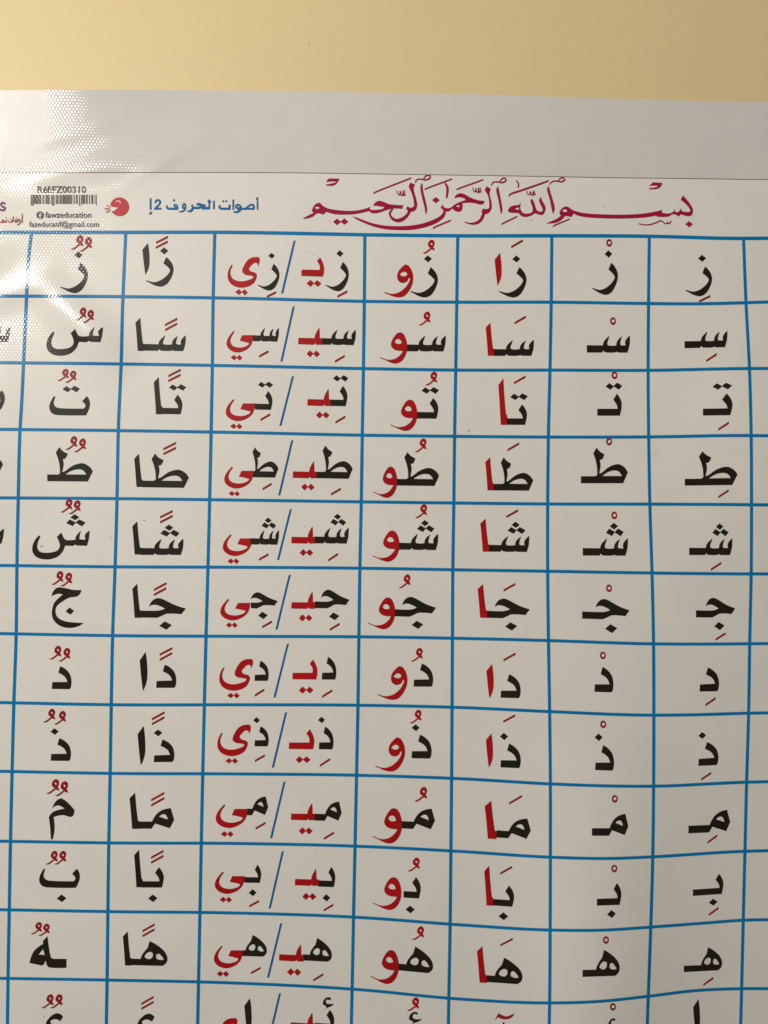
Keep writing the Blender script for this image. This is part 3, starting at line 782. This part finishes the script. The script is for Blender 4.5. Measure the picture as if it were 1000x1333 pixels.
# publisher's block: reference, bar code, handle, address, emblem
def typed(name, text, x0, y0, x1, y1, mat, bold=0.0, slant=0.0):
    cu = bpy.data.curves.new(name, 'FONT'); cu.body = text; cu.offset = bold; cu.resolution_u = 3
    o = bpy.data.objects.new(name, cu); C.objects.link(o)
    bpy.context.view_layer.update()
    me = bpy.data.meshes.new_from_object(o.evaluated_get(bpy.context.evaluated_depsgraph_get()))
    v = np.array([w.co[:2] for w in me.vertices]); f = [tuple(p.vertices) for p in me.polygons]
    bpy.data.objects.remove(o); bpy.data.curves.remove(cu); bpy.data.meshes.remove(me)
    lo, hi = v.min(0), v.max(0)
    u = (v - lo) / (hi - lo)
    x = x0 + u[:, 0] * (x1 - x0); yb = y1 - u[:, 1] * (y1 - y0)
    faces = []
    for q in f:
        A, B_, D = (np.array([x[i], yb[i]]) for i in q[:3])
        cr = (B_[0] - A[0]) * (D[1] - A[1]) - (B_[1] - A[1]) * (D[0] - A[0])
        faces.append(q if cr < 0 else tuple(reversed(q)))
    return link_mesh(name, P(x, yb, 0.3), faces, [mat], chart, N(x, yb))

typed('reference_text', 'Réf:FZ00310', 48.6, 242.2, 112, 251.0, M_GREY, 0.022)
typed('handle_text', 'fawzeducation', 59, 275.6, 119, 283.4, M_NAVY, 0.012)
typed('address_text', 'fazeducatif@gmail.com', 38, 287.8, 128.8, 297.6, M_NAVY, 0.006)

b = Ink()
x = 40.0; rng = random.Random(7); idx = 0
while x < 126.5:
    w = rng.choice((0.7, 0.7, 1.1, 1.5, 2.1))
    low = 267.5 if (idx % 13 in (0, 1) or x > 124) else 265.3
    b.shape([[(x, 253.4), (x + w, 253.4), (x + w, low), (x, low)]], M_GREY)
    x += w + rng.choice((0.7, 0.9, 1.4, 1.9)); idx += 1
b.build('barcode', chart)

def disc(cx, cy, r, n=28): return [(cx + r * math.cos(a), cy + r * math.sin(a)) for a in np.linspace(0, 2 * math.pi, n, False)]
i = Ink(); i.shape([disc(52.3, 280, 4.9)], M_NAVY)
fb = i.build('round_icon', chart)
i = Ink(0.42); draw(i, M_SHEET, (47.4, 275), 10.0, "42,98 42,62 32,62 32,50 42,50 42,38s 48,24s 66,24 66,35 58,37s 55,43s 55,50 66,50 64,62 55,62 55,98")
j = i.build('icon_letter', None); j.parent = fb

TE = (120, 240); se = 1000 / 120.0
e = Ink()
arc = [(297 + 103 * math.cos(a), 242 + 101 * math.sin(a)) for a in np.linspace(math.radians(-170), math.radians(148), 34)]
e.shape([[(TE[0] + x / se, TE[1] + y / se) for x, y in arc + [(240, 285), (265, 265), (292, 246), (255, 247), (215, 240)]]], M_ROSE)
emb = e.build('emblem', chart)
e = Ink(0.42); pen(e, M_PALE, TE, se, "258,192 275,180 295,183 305,195 303,210", 15)
j = e.build('closed_eye', None); j.parent = emb
e = Ink()
for q in ("155,225 175,235 198,248", "135,265 165,264 195,266", "150,303 172,292 195,283"): pen(e, M_ROSE, TE, se, q, 10, False)
j = e.build('sound_line', None); j.parent = emb

e = Ink()
for q, w in (("29,281 28.6,290", 1.5), ("30,278.5 28.3,279.5 29.3,280.6", .9), ("26.5,287 24.6,284.8 23.4,287 25.4,288.6 26.3,288 25.2,291.4 22,292.4", 1.3), ("23,288.6 20.6,288.7 19.8,286.4 21.6,285.6 22.2,288.4 18.6,288.8", 1.2),
             ("21.6,282.8 20.6,283", 1.2), ("17.3,281.5 17,288.6", 1.3), ("15.2,285.6 15.3,288.6 11.8,289 10.6,286.4", 1.3), ("12.4,284.4 13.8,284.2", 1.1), ("8,285.6 8,288.6 6.2,288.8 4.4,286.4 2.4,286.8 4.6,289 1,289.2 -6,289", 1.3), ("7,283.4 8.6,283.2", 1.1)):
    pen(e, M_CRIM, (0, 0), 1.0, q, w * 0.85, False)
e.build('tagline_lettering', chart)
e = Ink(); pen(e, vinyl('purple_ink', (0.16, 0.02, 0.14)), (0, 0), 1.0, "6.8,265.6 4,263.6 1.2,265.6 3,268.8 6.4,270 5.6,273 2.4,273.6 -1,272", 2.2, False)
e.build('logo_lettering', chart)

# specks and scuffs on the film
e = Ink(0.45); sc_m = vinyl('scuff', (0.52, 0.50, 0.47))
for x, y, r in ((408, 1108.5, .5), (411.5, 1111, .6), (415.6, 1117.6, .6), (404, 1116, .5), (409, 1120, .5), (420.5, 1093, .5), (419, 1101, .4), (966, 923, .8),
                (395.7, 685, .6), (57, 1323.5, .6), (118, 1322, .4), (785, 268.5, .7), (914, 498, .6), (640, 568.6, .4), (606, 1270, .6), (663, 1289, .6), (605.7, 1270, .4),
                (684.5, 266.5, .6), (691, 286, .7), (687, 289, .5), (694, 288, .5), (320, 398.5, .5), (402.5, 327, .6), (408, 331, .6), (413, 334, .5), (398, 330, .4)):
    e.shape([disc(x, y, r, 8)], sc_m)
for q in ("52,712.5 54,710.5 56,709.5", "185,677.5 189,677", "142,697.5 145,701", "608,561 612,559.5"): pen(e, sc_m, (0, 0), 1.0, q, 0.7)
e.build('scuff_marks', chart)
